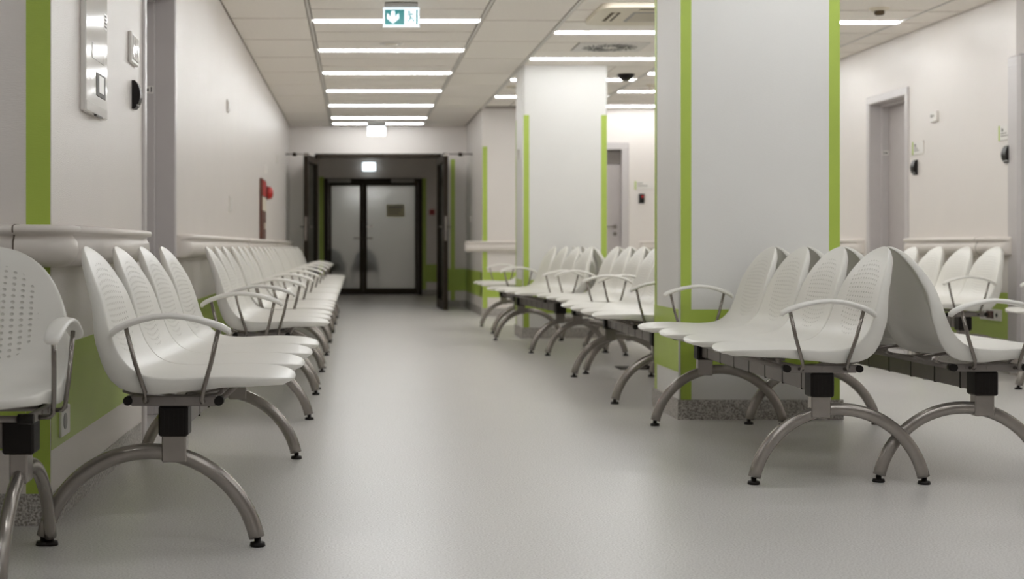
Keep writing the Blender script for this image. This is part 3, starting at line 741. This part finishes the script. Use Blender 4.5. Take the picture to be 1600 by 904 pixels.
t = thing('call_point', (1.36, YV, 1.44), 'tiny red call point on the vestibule wall beside the frosted double door', 'alarm')
MB().rbox(-.045, .045, -.035, 0, 0, .09, .004).build('point_body', M['red'], t); MB().rbox(-.02, .02, -.038, -.033, .03, .06, .001).build('point_button', M['darkred'], t)
t = thing('floor_box', (2.0, 10.75, 0), 'dark flat floor socket lid on the floor under the middle benches', 'floor box')
MB().rbox(-.13, .13, -.12, .12, 0, .008, .002).build('box_lid', M['dark'], t); MB().tube([(.0, .0, .012), (.12, .12, .012), (.3, .1, .012)], .006, 8).build('box_cable', M['black'], t)

# ---------------------------------------------------------------- waiting benches
def lerp_tab(tab, x):
    if x <= tab[0][0]: return tab[0][1]
    for (a, p), (b, q) in zip(tab, tab[1:]):
        if x <= b: t = (x-a)/(b-a); t = t*t*(3-2*t); return p+(q-p)*t
    return tab[-1][1]
def shell_mesh():
    prof = [(.340, .478), (.325, .488), (.27, .497), (.17, .500), (.08, .497), (0, .493), (-.065, .497), (-.116, .515), (-.152, .550), (-.175, .597),
            (-.193, .655), (-.213, .722), (-.238, .786), (-.266, .840), (-.292, .871)]   # sitting side, from the front edge to the top of the back
    P = []
    n = len(prof)
    for i in range(n-1):
        p0, p1, p2, p3 = (Vector(prof[max(i-1, 0)]), Vector(prof[i]), Vector(prof[i+1]), Vector(prof[min(i+2, n-1)]))
        for k in range(8):
            t = k/8; P.append(.5*((2*p1)+(-p0+p2)*t+(2*p0-5*p1+4*p2-p3)*t*t+(-p0+3*p1-3*p2+p3)*t**3))
    P.append(Vector(prof[-1]))
    S = [0]
    for a, b in zip(P, P[1:]): S.append(S[-1]+(b-a).length)
    tot = S[-1]
    def at(s):
        for i in range(len(S)-1):
            if s <= S[i+1] or i == len(S)-2:
                t = (s-S[i])/(S[i+1]-S[i]); return P[i].lerp(P[i+1], t)
    def nrm(s):
        a, b = at(max(0, s-.006)), at(min(tot, s+.006)); d = (b-a).normalized(); return Vector((d.y, -d.x))   # towards the sitter
    A, B = .14, .36
    def width(s):
        w = .2465
        f = 1
        if s < A: f = (max(0, 1-((A-s)/A)**2.3))**(1/2.3)
        elif s > tot-B: f = (max(0, 1-((s-tot+B)/B)**2.35))**(1/1.95)
        return w*f
    th = [(0, .012), (.03, .022), (.15, .030), (.30, .038), (.40, .050), (.475, .066), (.56, .052), (.70, .034), (.80, .024), (tot, .010)]
    dish = [(0, .0), (.30, .001), (.40, .004), (.52, .012), (.70, .014), (.80, .008), (tot, .0)]
    NS = 54; us = [-1, -.97, -.88, -.7, -.45, -.2, 0, .2, .45, .7, .88, .97, 1]
    st = []
    for i in range(NS+1):
        t = i/NS; s = tot*(.5-.5*math.cos(PI*t)) if False else tot*(t if .0 < t < 1 else t)
        st.append(s)
    # denser stations at both ends
    ends = [A*(1-math.cos(PI/2*k/8)) for k in range(9)]; tail = [tot-B*.22*(1-math.cos(PI/2*k/7)) for k in range(7, -1, -1)]
    mid = [A+(tot-B*.22-A)*k/30 for k in range(1, 30)]
    st = ends+mid+tail
    vs, uv, rows_ = [], [], []
    for s in st:
        p = at(s); nn = nrm(s); W = max(width(s), .0015); T_ = lerp_tab(th, s)*min(1, (W/.05)**.5); dd = lerp_tab(dish, s)
        r = min(.006, W*.3, T_*.4); row = []
        def put(y, off):      # off = distance along the sitter normal
            q = p+nn*(off+dd*(y/.243)**2); row.append(len(vs)); vs.append((q.x, y, q.y)); uv.append((y, s+(5 if off < -.003 else 0)))   # the rear face is smooth
        for u in us: put(u*(W-r), 0)
        put(W-.3*r, -.3*r); put(W, -r); put(W-.1*r, -T_+.3*r); put(W-r, -T_)
        ci = min(.022, W*.25); cth = min(.014, T_*.8)
        put(W-ci*.7, -T_); put(W-ci, -(T_+cth)/2); put(W-ci*1.25, -cth)
        for u in (.6, .25, 0, -.25, -.6): put(u*(W-ci*1.3), -cth)
        put(-(W-ci*1.25), -cth); put(-(W-ci), -(T_+cth)/2); put(-(W-ci*.7), -T_)
        put(-(W-r), -T_); put(-(W-.1*r), -T_+.3*r); put(-W, -r); put(-(W-.3*r), -.3*r)
        rows_.append(row)
    n = len(rows_[0]); fs = []
    for a, b in zip(rows_, rows_[1:]):
        for k in range(n): fs.append((a[k], a[(k+1) % n], b[(k+1) % n], b[k]))
    fs.append(tuple(rows_[0])); fs.append(tuple(rows_[-1]))
    me = bpy.data.meshes.new('seat_shell'); me.from_pydata(vs, [], fs); me.materials.append(M['shell'])
    import bmesh
    bm = bmesh.new(); bm.from_mesh(me); bmesh.ops.recalc_face_normals(bm, faces=bm.faces); bm.to_mesh(me); bm.free()
    me.polygons.foreach_set('use_smooth', [True]*len(me.polygons))
    l = me.uv_layers.new(name='UVMap')
    for lp_ in me.loops: l.data[lp_.index].uv = uv[lp_.vertex_index]
    return me
SHELL = shell_mesh()
def mk(name, me, parent, loc=(0, 0, 0), rot=(0, 0, 0)):
    o = bpy.data.objects.new(name, me); COL.objects.link(o); o.parent = parent; o.location = loc; o.rotation_euler = rot; return o
# leg arch: half ring in the xz plane, centre behind the post
def arch_mesh():
    cx, rad, z0 = -.072, .318, .020; hh = .255
    pts = []
    zc = hh-rad+.02
    a0 = math.asin((z0+.006-zc)/rad)
    for k in range(33):
        a = a0+(PI-2*a0)*k/32; pts.append((cx+rad*math.cos(a), 0, zc+rad*math.sin(a)))
    return MB().tube(pts, .0235, 14, ry=.0185, up=(0, 1, 0)).mesh('leg_frame', M['metal']), pts[0], pts[-1]
ARCH, FT0, FT1 = arch_mesh()
FOOT = MB().lathe([(.010, .026), (.010, .012), (.021, .012), (.023, .002), (.021, 0)], (0, 0, 0), 2, 16).mesh('foot_cap', M['black'])
POST = MB().rbox(-.036, .036, -.024, .024, .245, .33, .004).mesh('post', M['metal'])
CLAMP = MB().rbox(-.043, .043, -.042, .042, .322, .412, .006)
for k in range(5): CLAMP.box(-.032+k*.014, -.026+k*.014, -.0425, .0425, .33, .40)
CLAMP = CLAMP.mesh('clamp', M['black'])
def pad_mesh():
    pts = [(.172, 0, .622), (.168, 0, .632), (.15, 0, .642), (.12, 0, .653), (.08, 0, .664), (.04, 0, .671), (0, 0, .674), (-.04, 0, .671), (-.08, 0, .663), (-.12, 0, .650), (-.148, 0, .637), (-.162, 0, .626), (-.165, 0, .617)]
    pts = [(x, y, z) for x, y, z in pts]
    ra = [.014, .021, .024, .025, .026, .026, .026, .026, .026, .025, .024, .021, .014]; rb = [.006, .009, .010, .010, .0095, .009, .009, .009, .0095, .010, .010, .009, .006]
    return MB().tube(pts, ra, 14, ry=rb, up=(0, 0, 1)).mesh('armrest', M['arm'])
PAD = pad_mesh()
def rod_mesh(xt, xb, s):
    """s = outward direction in y; the rod drops from the pad, then turns inward to the bracket"""
    pts = [(xt, 0, .650), (xt+(xb-xt)*.5, -.004*s, .54), (xb, -.010*s, .455), (xb-.002, -.012*s, .437), (xb-.002, -.020*s, .428), (xb-.002, -.05*s, .427)]
    return MB().tube(pts, .0068, 10).mesh('armrest_rod', M['chrome'])
RODS = {(k, s): rod_mesh(*((.143, .093) if k else (-.126, -.070)), s) for k in (0, 1) for s in (-1, 1)}
def bracket_mesh():
    b = MB().rbox(-.12, .128, -.006, .006, .412, .441, .003)
    b.lathe([(.009, -.010), (.009, .010)], (0, 0, .427), 1, 12); b.lathe([(.008, -.010), (.008, .010)], (-.078, 0, .427), 1, 12)
    return b.mesh('arm_bracket', M['beam'])
BRK = bracket_mesh()
def seat_bracket_mesh():
    b = MB()
    for s in (-1, 1):
        b.tube([(.14, s*.10, .452), (.12, s*.085, .436), (.02, s*.03, .418), (-.03, s*.03, .418), (-.12, s*.085, .430), (-.16, s*.10, .446)], .010, 8, ry=.005)
    b.box(-.05, .05, -.04, .04, .405, .418)
    return b.mesh('seat_bracket', M['beam'])
SBR = seat_bracket_mesh()
def make_bench(n):
    Lh = .9 if n == 4 else .65
    t = thing('waiting_bench', (0, 0, 0), None, 'bench')
    for k in range(n): mk('seat_shell', SHELL, t, (0, (k-(n-1)/2)*.5, 0))
    for k in range(n): mk('seat_bracket', SBR, t, (0, (k-(n-1)/2)*.5, 0))
    bm = MB().rbox(-.021, .021, -Lh+.03, Lh-.03, .335, .405, .004).build('crossbeam', M['beam'], t)
    for k in range(2*n-1):
        y = (k-(2*n-2)/2)*.25
        MB().box(-.0225, .0225, y-.003, y+.003, .333, .407).build('beam_joint', M['black'], bm)
    for x in (-.128, .134):
        r = MB().cyl((x, -Lh-.03, .427), (x, Lh+.03, .427), .009, 10).build('support_rail', M['beam'], t)
        for s in (-1, 1): MB().cyl((x, s*(Lh+.022), .427), (x, s*(Lh+.062), .427), .0135, 14).build('rail_end_cap', M['black'], r)
    for s in (-1, 1):
        lg = mk('leg_frame', ARCH, t, (0, s*Lh, 0))
        mk('post', POST, lg); mk('clamp', CLAMP, lg)
        mk('foot_cap', FOOT, lg, (FT0[0]+.002, 0, 0)); mk('foot_cap', FOOT, lg, (FT1[0]-.002, 0, 0))
        ar = mk('armrest', PAD, t, (0, s*(Lh+.115), 0))
        for k in (0, 1): mk('armrest_rod', RODS[k, s], ar)
        mk('arm_bracket', BRK, ar, (0, -s*.065, 0))
    return t
PROTO = {4: make_bench(4), 3: make_bench(3)}; done = {4: False, 3: False}
def bench(n, near, far, face, label, group, ky=1):
    """near, far = (x, depth) of the two posts; face = +1 looks right (+x), -1 looks left"""
    o = PROTO[n] if not done[n] else dup(PROTO[n]); done[n] = True
    dx, dy = far[0]-near[0], far[1]-near[1]
    a = math.atan2(-dx, dy)
    o.location = ((near[0]+far[0])/2, (near[1]+far[1])/2, 0)
    o.rotation_euler = (0, 0, a if face > 0 else a+PI); o.scale = (1, ky, 1)
    tag(o, label, 'bench', group)
    return o
GL = 'benches along the left wall'; GR = 'back to back benches between the pillars'
bench(4, (-.526, 4.37), (-.484, 6.18), 1, 'off-white four-seat waiting bench nearest along the left wall, in front of the door recess', GL)
bench(3, (-.475, 7.55), (-.475, 8.85), 1, 'three-seat off-white bench just beyond the left door recess, second along the left wall', GL, .97)
xs = [(9.15, 10.45, 'third bench along the left wall, three off-white seats, counted from the camera'), (10.75, 12.05, 'fourth bench along the left wall, three off-white seats, counted from the camera'),
      (12.32, 13.62, 'fifth bench along the left wall, its backs starting after a gap below the fire board'), (13.89, 15.19, 'sixth bench along the left wall, fourth from the corridor end'),
      (15.45, 16.75, 'third blurred bench from the corridor end along the left wall'), (17.0, 18.3, 'second blurred bench from the corridor end along the left wall'),
      (18.57, 19.87, 'farthest blurred bench along the left wall beside the open dark door')]
for a, b_, l in xs: bench(3, (-.475, a), (-.475, b_), 1, l, GL, .97)
o = bench(4, (-.87-.0, 4.0), (-.87, 5.8), 1, 'off-white bench facing the camera, cut by the left photo edge', GL)
o.location = (-.89-.9, 4.0, 0); o.rotation_euler = (0, 0, -PI/2)
bench(4, (1.698, 5.50), (1.694, 7.32), -1, 'large off-white four-seat bench facing left in front of the near pillar', GR)
bench(4, (2.318, 5.56), (2.308, 7.37), 1, 'off-white bench facing right, backed against the large left-facing bench, cut by the right photo edge', GR)
bench(4, (1.672, 8.28), (1.695, 10.06), -1, 'off-white bench facing left directly behind the near pillar edge', GR, .95)
bench(4, (2.36, 8.30), (2.36, 10.1), 1, 'off-white bench facing right hidden behind the near pillar, its rear foot showing', GR, .95)
bench(4, (1.813, 10.29), (1.770, 12.01), -1, 'off-white bench facing left, second beyond the near pillar, its backs beside the pillar edge', GR, .95)
bench(4, (2.46, 10.62), (2.43, 12.4), 1, 'off-white bench facing right, one dark back showing left of the green pillar stripe', GR, .95)
bench(4, (1.672, 12.26), (1.535, 14.02), -1, 'off-white bench facing left in front of the far pillar', GR, .95)
bench(3, (2.31, 12.66), (2.28, 13.9), 1, 'off-white bench facing right in front of the far pillar, mostly hidden', GR, .95)
bench(3, (1.615, 15.08), (1.61, 16.38), -1, 'small off-white bench left of the far pillar, farthest of the right-hand benches', GR)
bench(4, (3.985, 9.87), (3.985, 11.67), -1, 'off-white bench against the right wall under the handrail', 'benches along the right wall')
bench(4, (4.28, 7.37), (4.28, 9.17), -1, 'off-white bench cut by the right photo edge, only one foot and a tip in view', 'benches along the right wall')
